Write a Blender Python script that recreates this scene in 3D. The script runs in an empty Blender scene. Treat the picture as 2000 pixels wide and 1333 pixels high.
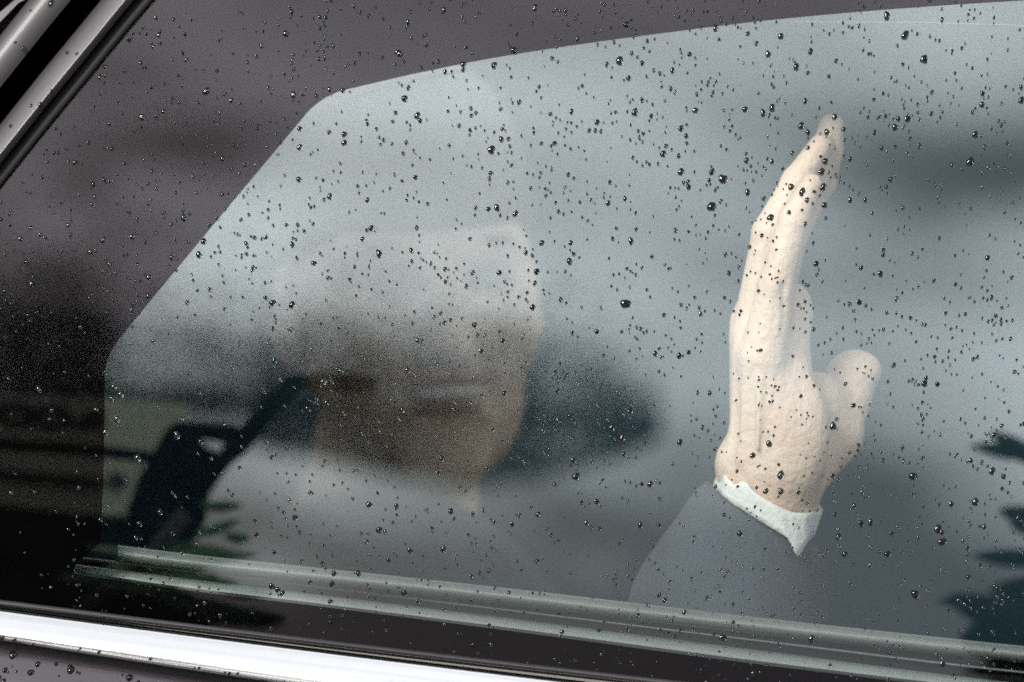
import bpy, bmesh, math, random
import numpy as np
from mathutils import Vector, Matrix
from mathutils.geometry import tessellate_polygon

S = bpy.context.scene
COL = S.collection
rad = math.radians

# ------------------------------------------------------------------ camera
D0, FRAME_W = 3.0, 0.53
YAW, TILT, ROLL = rad(8), rad(14), rad(6)
O = Vector((0, 0, 1.15))                       # centre of the side window
cf = Vector((-math.sin(YAW), math.cos(YAW), 0))
u0, v0 = Vector((math.cos(YAW), math.sin(YAW), 0)), Vector((0, 0, 1))
cu = (u0 * math.cos(ROLL) + v0 * math.sin(ROLL)).normalized()
cv = (v0 * math.cos(ROLL) - u0 * math.sin(ROLL)).normalized()
C = O - cf * D0
gn = Vector((0, -math.cos(TILT), math.sin(TILT)))   # outward normal of the glass
camd = bpy.data.cameras.new('camera')
camd.sensor_width = 36
camd.lens = 36 * D0 / FRAME_W
camd.clip_start, camd.clip_end = 0.1, 3000
camd.dof.use_dof = True
camd.dof.focus_distance = D0
camd.dof.aperture_fstop = camd.lens / 30.0
camo = bpy.data.objects.new('camera', camd)
camo.matrix_world = Matrix(((cu.x, cv.x, -cf.x, C.x), (cu.y, cv.y, -cf.y, C.y), (cu.z, cv.z, -cf.z, C.z), (0, 0, 0, 1)))
COL.objects.link(camo)
S.camera = camo

PXM = FRAME_W / 2000.0
def L(px, py, w):
    """camera-aligned metric point seen at pixel (px,py), w metres behind the window's centre"""
    s = PXM * (D0 + w) / D0
    return np.array(((px - 1000) * s, (666.5 - py) * s, D0 + w))
def W(p): return C + cu * float(p[0]) + cv * float(p[1]) + cf * float(p[2])
def ray(px, py): return (cu * ((px - 1000) * PXM) + cv * ((666.5 - py) * PXM) + cf * D0)
def G(px, py, off=0.0):
    """point on the plane parallel to the glass, off metres outside it"""
    k = ray(px, py); Q = O + gn * off
    return C + k * ((Q - C).dot(gn) / k.dot(gn))
def R(px, py, d):
    """real place of what is seen mirrored in the glass at pixel (px,py), d metres away from the glass"""
    k = ray(px, py); P = C + k * ((D0 + d) / D0)
    return P - gn * (2 * (P - O).dot(gn))

# ------------------------------------------------------------------ light and exposure
SUN_EL, SUN_AZ = rad(29), rad(208)           # azimuth clockwise from +Y
sund = Vector((math.sin(SUN_AZ) * math.cos(SUN_EL), math.cos(SUN_AZ) * math.cos(SUN_EL), math.sin(SUN_EL)))
sl = bpy.data.lights.new('sun', 'SUN'); sl.energy = 4.2; sl.angle = rad(20); sl.color = (1.0, 0.95, 0.88)
so = bpy.data.objects.new('sun', sl); so.rotation_euler = sund.to_track_quat('Z', 'Y').to_euler(); COL.objects.link(so)
vs = S.view_settings
vs.view_transform = 'Standard'; vs.look = 'None'; vs.gamma = 1; vs.use_curve_mapping = False; vs.exposure = 0.5
S.cycles.use_denoising = False; S.cycles.denoiser = 'OPENIMAGEDENOISE'; S.cycles.denoising_input_passes = 'RGB_ALBEDO_NORMAL'
S.cycles.max_bounces = 10; S.cycles.transparent_max_bounces = 24; S.cycles.transmission_bounces = 8; S.cycles.glossy_bounces = 6
S.cycles.sample_clamp_indirect = 4.0
S.cycles.caustics_reflective = False; S.cycles.caustics_refractive = False

def refl(k):                                   # mirrored direction of a view ray
    k = k.normalized(); return (k - gn * (2 * k.dot(gn))).normalized()
world = bpy.data.worlds.new('World'); S.world = world; world.use_nodes = True
nt = world.node_tree; nt.nodes.clear()
def N(t, **kw):
    n = nt.nodes.new(t)
    for a, b in kw.items(): setattr(n, a, b)
    return n
def Lk(a, b): nt.links.new(a, b)
def wmath(op, a, b=None, c=None, clamp=False):
    n = N('ShaderNodeMath', operation=op); n.use_clamp = clamp
    for i, x in enumerate((a, b, c)):
        if x is None: continue
        if isinstance(x, (int, float)): n.inputs[i].default_value = x
        else: Lk(x, n.inputs[i])
    return n.outputs[0]
tc = N('ShaderNodeTexCoord')
sky = N('ShaderNodeTexSky', sky_type='NISHITA'); sky.sun_disc = False
sky.sun_elevation = SUN_EL; sky.sun_rotation = SUN_AZ; sky.air_density = 1.0; sky.dust_density = 2.0
mp = N('ShaderNodeMapping'); mp.inputs['Scale'].default_value = (1, 1, 3.2); Lk(tc.outputs['Generated'], mp.inputs[0])
n1 = N('ShaderNodeTexNoise'); n1.inputs['Scale'].default_value = 7.5; n1.inputs['Detail'].default_value = 5; n1.inputs['Roughness'].default_value = 0.55
Lk(mp.outputs[0], n1.inputs[0])
n2 = N('ShaderNodeTexNoise'); n2.inputs['Scale'].default_value = 2.2; n2.inputs['Detail'].default_value = 2; Lk(mp.outputs[0], n2.inputs[0])
mp3 = N('ShaderNodeMapping'); mp3.inputs['Scale'].default_value = (1, 1, 2.4); mp3.inputs['Location'].default_value = (3.1, .7, 1.3); Lk(tc.outputs['Generated'], mp3.inputs[0])
n3 = N('ShaderNodeTexNoise'); n3.inputs['Scale'].default_value = 22; n3.inputs['Detail'].default_value = 4; Lk(mp3.outputs[0], n3.inputs[0])
c = wmath('ADD', wmath('MULTIPLY', n1.outputs[0], 0.9), wmath('MULTIPLY', n2.outputs[0], 0.5))
c = wmath('ADD', c, wmath('MULTIPLY', n3.outputs[0], 0.45))
c = wmath('MULTIPLY_ADD', c, 2.1, -0.97)        # about 0.5 .. 1.2
# clouds of the mirrored sky, plus a wide ellipse added to darken its lower part (soft ellipses of direction)
BLOBS = [  # px, py, rx, ry, factor
    (1880, 350, 420, 130, -0.95), (1750, 900, 380, 330, -0.10), (1000, 1450, 3000, 520, -1.4), (1500, 1150, 500, 240, -0.15), (1500, 800, 500, 200, -0.08),
    (740, 310, 200, 70, -0.24), (880, 200, 330, 80, 0.30), (480, 500, 220, 130, 0.30), (1350, 110, 500, 140, 0.18), (900, 420, 260, 90, 0.14), (1650, 100, 120, 30, -.10), (1880, 560, 230, 60, -.12),
    (290, 168, 170, 34, -.75), (335, 256, 190, 36, -1.0), (390, 312, 110, 30, -.7), (165, 365, 60, 52, -.8), (262, 437, 110, 32, -.9), (147, 520, 90, 42, -.7),
    (273, 210, 180, 30, .6), (131, 441, 80, 36, .8), (300, 390, 160, 30, .6), (440, 150, 160, 50, .25), (60, 330, 70, 40, .25),
    (1800, 620, 260, 60, 0.12), (690, 500, 85, 70, -0.42), (40, 600, 260, 70, -0.4)]
for bx, by, rx, ry, amp in BLOBS:
    d = refl(ray(bx, by)); du = (refl(ray(bx + 100, by)) - d); dv = (refl(ray(bx, by - 100)) - d)
    un, vn = du.normalized(), dv.normalized()
    sx, sy = du.length / 100 * rx, dv.length / 100 * ry
    q = []
    for ax, s_ in ((un, sx), (vn, sy)):
        dp = N('ShaderNodeVectorMath', operation='DOT_PRODUCT'); Lk(tc.outputs['Generated'], dp.inputs[0]); dp.inputs[1].default_value = ax
        e = wmath('DIVIDE', wmath('SUBTRACT', dp.outputs['Value'], d.dot(ax)), s_)
        q.append(wmath('MULTIPLY', e, e))
    r2 = wmath('ADD', q[0], q[1])
    r2 = wmath('MULTIPLY_ADD', wmath('SUBTRACT', n3.outputs[0], 0.5), 1.4, r2)
    g = wmath('POWER', 2.718, wmath('MULTIPLY', r2, -1.0))
    dpp = N('ShaderNodeVectorMath', operation='DOT_PRODUCT'); Lk(tc.outputs['Generated'], dpp.inputs[0]); dpp.inputs[1].default_value = d
    g = wmath('MULTIPLY', g, wmath('GREATER_THAN', dpp.outputs['Value'], 0.0))
    c = wmath('MULTIPLY_ADD', g, amp, c)
c = wmath('MAXIMUM', c, 0.05)
cc = N('ShaderNodeCombineColor')
Lk(wmath('MULTIPLY', c, 9.7), cc.inputs[0]); Lk(wmath('MULTIPLY', c, 9.9), cc.inputs[1]); Lk(wmath('MULTIPLY', c, 10.1), cc.inputs[2])
mx = N('ShaderNodeMix', data_type='RGBA'); mx.inputs[0].default_value = 0.88
Lk(sky.outputs[0], mx.inputs[6]); Lk(cc.outputs[0], mx.inputs[7])
bg = N('ShaderNodeBackground'); bg.inputs[1].default_value = 0.1; Lk(mx.outputs[2], bg.inputs[0])
wo = N('ShaderNodeOutputWorld'); Lk(bg.outputs[0], wo.inputs[0])

# ------------------------------------------------------------------ helpers
def tag(o, label=None, cat=None, group=None, kind=None):
    for k_, v_ in (('label', label), ('category', cat), ('group', group), ('kind', kind)):
        if v_: o[k_] = v_
    return o
def empty(name, loc, label, cat, group=None):
    o = bpy.data.objects.new(name, None); o.empty_display_size = .05; o.location = loc; COL.objects.link(o)
    return tag(o, label, cat, group)
bpy.context.view_layer.update()
def mesh_obj(name, verts, faces, mat, parent=None, smooth=False, fix=True):
    """verts in world space; becomes a child of parent without moving"""
    base = parent
    off = Vector((0, 0, 0))
    while base is not None: off += Vector(base.location); base = base.parent
    me = bpy.data.meshes.new(name)
    me.from_pydata([tuple(Vector(v) - off) for v in verts], [], [tuple(f) for f in faces])
    if fix:
        bm = bmesh.new(); bm.from_mesh(me); bmesh.ops.recalc_face_normals(bm, faces=bm.faces); bm.to_mesh(me); bm.free()
    if smooth: me.polygons.foreach_set('use_smooth', [True] * len(me.polygons))
    me.materials.append(mat)
    o = bpy.data.objects.new(name, me); COL.objects.link(o)
    if parent is not None: o.parent = parent
    return o
def prism(name, loops, near, far, mat, parent=None, smooth=False):
    """near/far: functions (px,py)->point; loops: outline then holes"""
    flat = [p for l in loops for p in l]; n = len(flat)
    tris = tessellate_polygon([[Vector((p[0], p[1], 0)) for p in l] for l in loops])
    vs_ = [near(*p) for p in flat] + [far(*p) for p in flat]
    fs = [t for t in tris] + [tuple(reversed([i + n for i in t])) for t in tris]
    b = 0
    for l in loops:
        m = len(l)
        for i in range(m):
            j = (i + 1) % m; fs.append((b + i, b + j, n + b + j, n + b + i))
        b += m
    return mesh_obj(name, vs_, fs, mat, parent, smooth)
def spline(pts, m=8):
    P = [Vector(p) for p in pts]; out = []
    Q = [P[0] * 2 - P[1]] + P + [P[-1] * 2 - P[-2]]
    for i in range(1, len(Q) - 2):
        for k_ in range(m):
            t = k_ / m; a, b, c_, d = Q[i - 1], Q[i], Q[i + 1], Q[i + 2]
            out.append(.5 * ((2 * b) + (c_ - a) * t + (2 * a - 5 * b + 4 * c_ - d) * t * t + (3 * b - a - 3 * c_ + d) * t ** 3))
    out.append(P[-1]); return out
def strip(name, top, bot, profile, mat, parent, base_off, m=6, smooth=True):
    """long moulding between two pixel lines; profile = [(t 0..1, off)], closed at the back at base_off"""
    T, B = spline(top, m), spline(bot, m); n = len(T); k_ = len(profile) + 2
    vs_ = []
    for a, b in zip(T, B):
        q = [(0.0, base_off)] + list(profile) + [(1.0, base_off)]
        for t, off in q:
            p = a.lerp(b, t); vs_.append(G(p.x, p.y, off))
    fs = []
    for i in range(n - 1):
        for j in range(k_):
            j2 = (j + 1) % k_
            fs.append((i * k_ + j, i * k_ + j2, (i + 1) * k_ + j2, (i + 1) * k_ + j))
    fs += [tuple(range(k_)), tuple(range((n - 1) * k_, n * k_))]
    o = mesh_obj(name, vs_, fs, mat, parent, smooth)
    if smooth: o.modifiers.new('es', 'EDGE_SPLIT').split_angle = rad(50)
    return o
def bulge(h, o0, n=12, t0=0.0, t1=1.0):
    return [(t0 + (t1 - t0) * i / n, o0 + h * math.sqrt(max(0, 1 - (2 * i / n - 1) ** 2))) for i in range(n + 1)]

# ------------------------------------------------------------------ materials
def mat(name, base=(.5, .5, .5), rough=.5, metal=0.0, coat=0.0, bump=None, var=None, sss=0, spec=.5):
    m = bpy.data.materials.new(name); m.use_nodes = True
    t = m.node_tree; p = t.nodes['Principled BSDF']
    p.inputs['Base Color'].default_value = (*base, 1); p.inputs['Roughness'].default_value = rough
    p.inputs['Metallic'].default_value = metal; p.inputs['Coat Weight'].default_value = coat; p.inputs['Coat Roughness'].default_value = .03
    p.inputs['Specular IOR Level'].default_value = spec
    co = t.nodes.new('ShaderNodeTexCoord')
    if var:     # (scale, other colour, amount)
        n = t.nodes.new('ShaderNodeTexNoise'); n.inputs['Scale'].default_value = var[0]; n.inputs['Detail'].default_value = 6
        t.links.new(co.outputs['Object'], n.inputs[0])
        r = t.nodes.new('ShaderNodeMapRange'); r.inputs[1].default_value = .35; r.inputs[2].default_value = .65; r.inputs[4].default_value = var[2]
        t.links.new(n.outputs[0], r.inputs[0])
        x = t.nodes.new('ShaderNodeMix'); x.data_type = 'RGBA'; x.inputs[6].default_value = (*base, 1); x.inputs[7].default_value = (*var[1], 1)
        t.links.new(r.outputs[0], x.inputs[0]); t.links.new(x.outputs[2], p.inputs['Base Color'])
    if bump:    # (scale, strength, distance)
        n = t.nodes.new('ShaderNodeTexNoise'); n.inputs['Scale'].default_value = bump[0]; n.inputs['Detail'].default_value = 5
        t.links.new(co.outputs['Object'], n.inputs[0])
        b = t.nodes.new('ShaderNodeBump'); b.inputs['Strength'].default_value = bump[1]; b.inputs['Distance'].default_value = bump[2]
        hh_ = n.outputs[0]
        if sss:      # long fine lines that follow the hand
            mpp = t.nodes.new('ShaderNodeMapping'); mpp.inputs['Scale'].default_value = (1, 1, .16); mpp.inputs['Rotation'].default_value = (0, rad(-8), 0); t.links.new(co.outputs['Object'], mpp.inputs[0])
            nn = t.nodes.new('ShaderNodeTexNoise'); nn.inputs['Scale'].default_value = 110; nn.inputs['Detail'].default_value = 4; t.links.new(mpp.outputs[0], nn.inputs[0])
            ma = t.nodes.new('ShaderNodeMath'); ma.operation = 'MULTIPLY_ADD'; ma.inputs[1].default_value = 1.3; t.links.new(nn.outputs[0], ma.inputs[0]); t.links.new(n.outputs[0], ma.inputs[2]); hh_ = ma.outputs[0]
        t.links.new(hh_, b.inputs['Height']); t.links.new(b.outputs[0], p.inputs['Normal'])
    if sss:
        p.inputs['Subsurface Weight'].default_value = sss; p.inputs['Subsurface Radius'].default_value = (1, .35, .2); p.inputs['Subsurface Scale'].default_value = .006
    return m
def glass_mat(name, refl_col, fac, tint, haze=0.0, hz_scale=30):
    m = bpy.data.materials.new(name); m.use_nodes = True; t = m.node_tree; t.nodes.clear()
    tr = t.nodes.new('ShaderNodeBsdfTransparent'); tr.inputs[0].default_value = (*tint, 1)
    gl = t.nodes.new('ShaderNodeBsdfGlossy'); gl.inputs['Roughness'].default_value = 0.0; gl.inputs['Color'].default_value = (*refl_col, 1)
    mx_ = t.nodes.new('ShaderNodeMixShader'); mx_.inputs[0].default_value = fac
    t.links.new(tr.outputs[0], mx_.inputs[1]); t.links.new(gl.outputs[0], mx_.inputs[2])
    out = t.nodes.new('ShaderNodeOutputMaterial'); last = mx_.outputs[0]
    if haze:       # a thin uneven film of dirt and dried water
        df = t.nodes.new('ShaderNodeBsdfDiffuse'); df.inputs[0].default_value = (.5, .5, .5, 1)
        co = t.nodes.new('ShaderNodeTexCoord'); n = t.nodes.new('ShaderNodeTexNoise'); n.inputs['Scale'].default_value = hz_scale; n.inputs['Detail'].default_value = 7
        t.links.new(co.outputs['Object'], n.inputs[0])
        r = t.nodes.new('ShaderNodeMapRange'); r.inputs[1].default_value = .35; r.inputs[2].default_value = .8; r.inputs[4].default_value = haze
        t.links.new(n.outputs[0], r.inputs[0])
        m2 = t.nodes.new('ShaderNodeMixShader'); t.links.new(r.outputs[0], m2.inputs[0]); t.links.new(last, m2.inputs[1]); t.links.new(df.outputs[0], m2.inputs[2]); last = m2.outputs[0]
    t.links.new(last, out.inputs[0]); return m
M_outer = glass_mat('outer_glass', (1.0, .93, 1.02), 0.034, (1, 1, 1), haze=0.0008)
M_inner = glass_mat('inner_glass', (.87, 1.0, 1.0), 0.145, (.985, 1.0, .99))
M_water = mat('water', (.05, .065, .065), 0.0); M_water.node_tree.nodes['Principled BSDF'].inputs['Transmission Weight'].default_value = 1; M_water.node_tree.nodes['Principled BSDF'].inputs['IOR'].default_value = 1.333; M_water.node_tree.nodes['Principled BSDF'].inputs['Specular IOR Level'].default_value = .16; M_water.node_tree.nodes['Principled BSDF'].inputs['Roughness'].default_value = .06  # dark tint stands in for the reflection lost under a drop
M_black = mat('black_rubber', (.008, .008, .009), .55)
M_frit = mat('black_ceramic', (.001, .001, .0012), .6, spec=0)
M_lining = mat('dark_lining', (.010, .010, .011), .9, spec=.0)
M_bounce_lining = mat('pale_bounce_lining', (.48, .46, .43), .95, spec=0)  # pale tone chosen to bounce light onto the face
M_teal = mat('dark_blue_green_cloth', (.016, .034, .046), .95, spec=0, bump=(60, .3, .002))
M_chrome = mat('chrome', (.76, .76, .77), .14, 1.0, bump=(90, .05, .002))
M_paint = mat('dark_violet_grey_paint', (.055, .045, .055), .35, .3, 1.0, var=(3, (.06, .052, .06), 1))
M_trim = mat('satin_grey_trim', (.05, .045, .053), .5, .3, .1, bump=(400, .12, .0005), var=(25, (.042, .04, .045), 1))
M_ledge = mat('grey_ledge_plastic', (.17, .19, .19), .40, .2, .0)
M_skin = mat('skin', (.80, .64, .51), .5, bump=(230, .55, .0022), var=(30, (.74, .50, .39), .7), sss=.1)
M_suit = mat('blue_grey_wool', (.070, .090, .118), .9, bump=(900, .5, .0006), var=(14, (.055, .072, .098), 1))
M_shirt = mat('white_cotton', (.82, .84, .84), .8, bump=(320, .5, .0015))
M_hair = mat('grey_hair', (.13, .125, .12), .6, bump=(300, .8, .002))
M_lip = mat('lip', (.46, .27, .22), .5)
M_brow = mat('brow', (.26, .22, .19), .9)
M_teeth = mat('teeth', (.9, .88, .84), .3)
M_eye = mat('shaded_eye_white', (.3, .29, .28), .3)  # whites darkened to put the sockets' shade into the colour
M_iris = mat('iris', (.04, .05, .07), .2)
M_leather = mat('dark_leather', (.02, .02, .022), .5, bump=(200, .3, .001))
M_rig = mat('black_camera_plastic', (.002, .002, .002), .6, spec=0)
M_foam = mat('black_foam', (.003, .003, .003), 1, spec=.05)
M_board = mat('dull_beige_board', (.34, .35, .29), .8, var=(6, (.28, .29, .24), 1))
def make_translucent(m, col, f):
    t = m.node_tree; p = t.nodes['Principled BSDF']; tl = t.nodes.new('ShaderNodeBsdfTranslucent'); tl.inputs[0].default_value = (*col, 1)
    x = t.nodes.new('ShaderNodeMixShader'); x.inputs[0].default_value = f; o_ = t.nodes['Material Output']
    t.links.new(p.outputs[0], x.inputs[1]); t.links.new(tl.outputs[0], x.inputs[2]); t.links.new(x.outputs[0], o_.inputs[0])
make_translucent(M_board, (.50, .53, .43), .14)
M_ink = mat('black_ink', (.01, .01, .011), .7)
M_leaf = mat('dark_green_leaf', (.03, .10, .035), .4, var=(30, (.05, .14, .04), 1))
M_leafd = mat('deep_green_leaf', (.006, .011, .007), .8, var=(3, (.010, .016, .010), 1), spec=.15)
M_bark = mat('brown_bark', (.05, .04, .03), .9, bump=(60, .8, .01))
M_road = mat('wet_asphalt', (.05, .05, .052), .35, bump=(120, .6, .004), var=(2, (.035, .035, .037), 1))
M_tyre = mat('tyre_rubber', (.015, .015, .015), .8)

# ------------------------------------------------------------------ ground
g = mesh_obj('road', [(-900, -900, 0), (900, -900, 0), (900, 900, 0), (-900, 900, 0)], [(0, 1, 2, 3)], M_road); tag(g, 'wet dark asphalt road under the car', kind='structure')

# ------------------------------------------------------------------ the car
car = empty('parked_car', (0, .8, 0), 'dark violet grey car with rain-spotted side window, chrome sill strip and a waving passenger inside', 'car')

def arc(p0, pc, p1, n=8):
    return [tuple(Vector(p0).lerp(Vector(pc), t).lerp(Vector(pc).lerp(Vector(p1), t), t)) for t in [i / n for i in range(n + 1)]]
opening = ([(140, 1121), (150, 1100), (196, 1060)] + [(203, 900)] + arc((205, 735), (203, 698), (238, 655), 8)
           + [(420, 435)] + arc((590, 232), (622, 190), (672, 176), 10)
           + [tuple(p) for p in spline([(800, 146), (1000, 107), (1300, 64), (1600, 30), (2000, 1), (2500, -20), (3300, -25)], 5)]
           + [(4000, 40), (4400, 400), (4450, 1560), (3300, 1460)]
           + [tuple(p) for p in reversed(spline([(200, 1130), (416, 1160), (600, 1182), (1000, 1233), (1500, 1300), (2000, 1358), (2600, 1412)], 5))])
# outer sheet: seal line on the left, chrome line below, roof rail above
seal_in = [(-420, 905), (0, 366), (130, 205), (298, 0), (560, -330), (900, -560), (1600, -700), (3000, -720), (4800, -500)]
sill_top = [(-420, 1122), (0, 1176), (600, 1250), (1250, 1326), (2000, 1408), (3000, 1500), (4800, 1650)]
outer_loop = [tuple(p) for p in spline(seal_in, 3)] + [(5000, 800)] + [tuple(p) for p in reversed(spline(sill_top, 3))]
def grow(pts, k_): return [(p[0], p[1] + k_) for p in pts]
prism('window_glass', [outer_loop], lambda x, y: G(x, y, 0), lambda x, y: G(x, y, -.0008), M_outer, car)
prism('black_glass_border', [[(x, y) for x, y in outer_loop], opening], lambda x, y: G(x, y, -.0010), lambda x, y: G(x, y, -.005), M_frit, car)
prism('inner_window_pane', [opening], lambda x, y: G(x, y, -.0010), lambda x, y: G(x, y, -.0014), M_inner, car)
def inset_line(): return [(610, 236), (640, 214), (690, 192), (760, 170), (900, 138), (1010, 116)]
strip('pane_edge_highlight', [(x, y - 2) for x, y in inset_line()], [(x + 3, y + 5) for x, y in inset_line()], bulge(.0012, -.0125, 6), M_ledge, car, -.014)  # pale strip put in for the highlight along the pane's bevelled edge
# window ledge mouldings at the foot of the inner pane
def off_line(l, a): return [(x, y + a) for x, y in l]
l1 = [(230, 1082), (400, 1103), (600, 1124), (1000, 1167), (1500, 1225), (2000, 1279), (2600, 1335), (4400, 1500)]
l2 = [(150, 1090), (424, 1122), (600, 1144), (1000, 1193), (1500, 1254), (2000, 1314), (2600, 1370), (4400, 1530)]
l3 = [(145, 1100), (345, 1127), (600, 1158), (1000, 1208), (1500, 1272), (2000, 1335), (2600, 1395), (4400, 1560)]
l4 = [(141, 1118), (345, 1150), (600, 1181), (1000, 1232), (1500, 1299), (2000, 1357), (2600, 1411), (4400, 1580)]
strip('window_ledge', off_line(l1, -17), off_line(l1, 15), bulge(.006, -.030, 12), M_ledge, car, -.045)
strip('window_ledge', off_line(l1, 16), l3, [(0, -.036), (1, -.036)], M_lining, car, -.045, smooth=False)
strip('ledge_bead', off_line(l2, -3), off_line(l2, 3), bulge(.002, -.034, 6), M_ledge, car, -.0355)
strip('window_ledge', off_line(l3, 1), l4, [(0, -.030), (.12, -.0262), (.35, -.0245), (.8, -.0245), (1, -.026)], M_ledge, car, -.045)

# rubber seals, chrome strip and door skin
strip('window_seal', off_line(sill_top, -4), off_line(sill_top, 7), bulge(.003, .001, 8), M_trim, car, -.006)
strip('window_seal', off_line(sill_top, 7.5), off_line(sill_top, 12.5), [(0, -.001), (1, -.001)], M_black, car, -.006)
ch_top = [(-420, 1122 + 8), (0, 1187), (600, 1265), (1250, 1344), (2000, 1430), (3000, 1530), (4800, 1690)]
ch_bot = [(-420, 1180), (0, 1252), (446, 1322), (800, 1372), (1500, 1470), (2600, 1600), (4800, 1800)]
strip('chrome_strip', [tuple(p) for p in spline(ch_top, 3)], [tuple(p) for p in spline(ch_bot, 3)], [(0, .0005), (.03, .002), (.07, .0032), (.15, .0045), (.3, .0062), (.5, .0078), (.7, .0090), (.82, .0095), (.9, .0093), (.95, .0085), (.98, .007), (1, .004)], M_chrome, car, -.006, m=2)
bl_bot = [(x, y + 12) for x, y in ch_bot]
strip('window_seal', ch_bot, bl_bot, [(0, -.002), (1, -.002)], M_black, car, -.008)
strip('door_panel', bl_bot, [(x, 4700) for x, y in bl_bot], [(0, .001), (.004, .0045), (.03, .010), (.1, .022), (.2, .035), (.4, .03), (.7, -.03), (1, -.10)], M_paint, car, -.25)
# slanting pillar on the left: seal, trim, gap, trim, gap, body
def diag(a): # a = intercept on the left edge (x=0); the lines lean to the right going up
    return [(-500, a + 500 * 1.27), (0, a), (160, a - 160 * 1.235), (320, a - 320 * 1.215), (620, a - 620 * 1.16), (1000, a - 1000 * 1.0)]
strip('window_seal', diag(322), diag(366), bulge(.002, .0012, 6), M_black, car, -.006)
strip('pillar_trim', diag(244), diag(321), [(0, .002), (.03, .0065), (.3, .0105), (.75, .0115), (.93, .0095), (.97, .0085), (.985, .0092), (1, .002)], M_trim, car, -.01)
strip('pillar_gap', diag(173), diag(244), [(0, -.012), (1, -.012)], M_frit, car, -.03)
strip('pillar_trim', diag(70), diag(172.5), [(0, .002), (.05, .0055), (.25, .0085), (.7, .008), (.93, .0055), (.97, .005), (.985, .0058), (1, .002)], M_trim, car, -.03)
strip('window_seal', diag(66), diag(70), [(0, 0), (1, 0)], M_frit, car, -.03)
prism('rear_pillar', [[(-1200, 560), (-400, 400), (-120, 100), (0, 24), (48, 0), (100, -60), (-20, 64), (-500, 701), (-1200, 1500)]], lambda x, y: G(x, y, .004), lambda x, y: G(x, y, -.03), M_trim, car)
prism('rear_pillar', [[(-1200, 540), (-400, 380), (-120, 85), (0, 22), (60, -10), (400, -500), (-1200, -500)]], lambda x, y: G(x, y, -.01), lambda x, y: G(x, y, -.05), M_frit, car)
strip('roof_rail', [(-200, -300), (560, -420), (900, -680), (1600, -820), (3000, -840), (4800, -640)], [(560, -200), (700, -440), (900, -555), (1600, -695), (3000, -715), (4800, -495)], bulge(.02, .0, 10), M_paint, car, -.05)

def boxv(x0, x1, y0, y1, z0, z1):
    v_ = [(x, y, z) for x in (x0, x1) for y in (y0, y1) for z in (z0, z1)]
    return v_, [(0, 1, 3, 2), (4, 6, 7, 5), (0, 4, 5, 1), (2, 3, 7, 6), (0, 2, 6, 4), (1, 5, 7, 3)]
def box(name, b, m, parent=None, bev=0.0):
    v_, f_ = boxv(*b); o = mesh_obj(name, v_, f_, m, parent)
    if bev:
        md = o.modifiers.new('b', 'BEVEL'); md.width = bev; md.segments = 4; o.data.polygons.foreach_set('use_smooth', [True] * len(o.data.polygons))
    return o
# cabin shell (the roof opening is added to light the face)
box('cabin_floor', (-1.5, 2.0, .06, 1.62, .28, .33), M_bounce_lining, car)
def rect_ring(name, o_, i_, z0, z1, m):
    l = [[(o_[0], o_[2]), (o_[1], o_[2]), (o_[1], o_[3]), (o_[0], o_[3])], [(i_[0], i_[2]), (i_[1], i_[2]), (i_[1], i_[3]), (i_[0], i_[3])]]
    return prism(name, l, lambda x, y: Vector((x, y, z1)), lambda x, y: Vector((x, y, z0)), m, car)
rect_ring('roof_lining', (-1.5, 1.5, .16, 1.62), (-.7, 1.1, .47, 1.40), 1.50, 1.53, M_bounce_lining)
rect_ring('roof_panel', (-1.5, 2.0, .14, 1.66), (-.7, 1.1, .47, 1.40), 1.535, 1.56, M_paint)
v_, f_ = boxv(-.74, 1.14, .43, 1.44, 1.562, 1.567); mesh_obj('roof_fill_window', v_, f_, glass_mat('roof_fill_glass', (.8, .8, .8), .04, (.80, .82, .83)), car)  # unseen roof pane, added to light the face from above
box('far_door', (-1.5, 2.0, 1.62, 1.68, .28, 1.53), M_teal, car)
box('rear_bulkhead', (-1.55, -1.0, .16, 1.62, .28, .95), M_bounce_lining, car)
v_, f_ = boxv(-1.006, -1.0, .16, 1.62, .951, 1.50); mesh_obj('rear_window', v_, f_, glass_mat('rear_glass', (.9, 1, 1), .04, (.92, .95, .94)), car)
box('dashboard_bulkhead', (1.2, 2.05, .16, 1.62, .28, .90), M_bounce_lining, car)
v_, f_ = boxv(1.2, 1.206, .16, 1.62, .901, 1.50); mesh_obj('windscreen', v_, f_, glass_mat('screen_glass', (.9, 1, 1), .04, (.92, .95, .94)), car)
box('windscreen_pillar', (1.2, 1.3, .06, .16, .28, 1.50), M_lining, car)
prism('inner_door_lining', [[(-3500, 3800), (-3500, -900), (9000, -900), (9000, 3800)], [(130, 1150), (150, 600), (560, 100), (1400, -60), (3400, -80), (4500, 300), (4600, 1720), (3300, 1560)]],
      lambda x, y: G(x, y, -.046), lambda x, y: G(x, y, -.060), M_bounce_lining, car)  # pale inner side, added as a reflector towards the face
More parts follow.
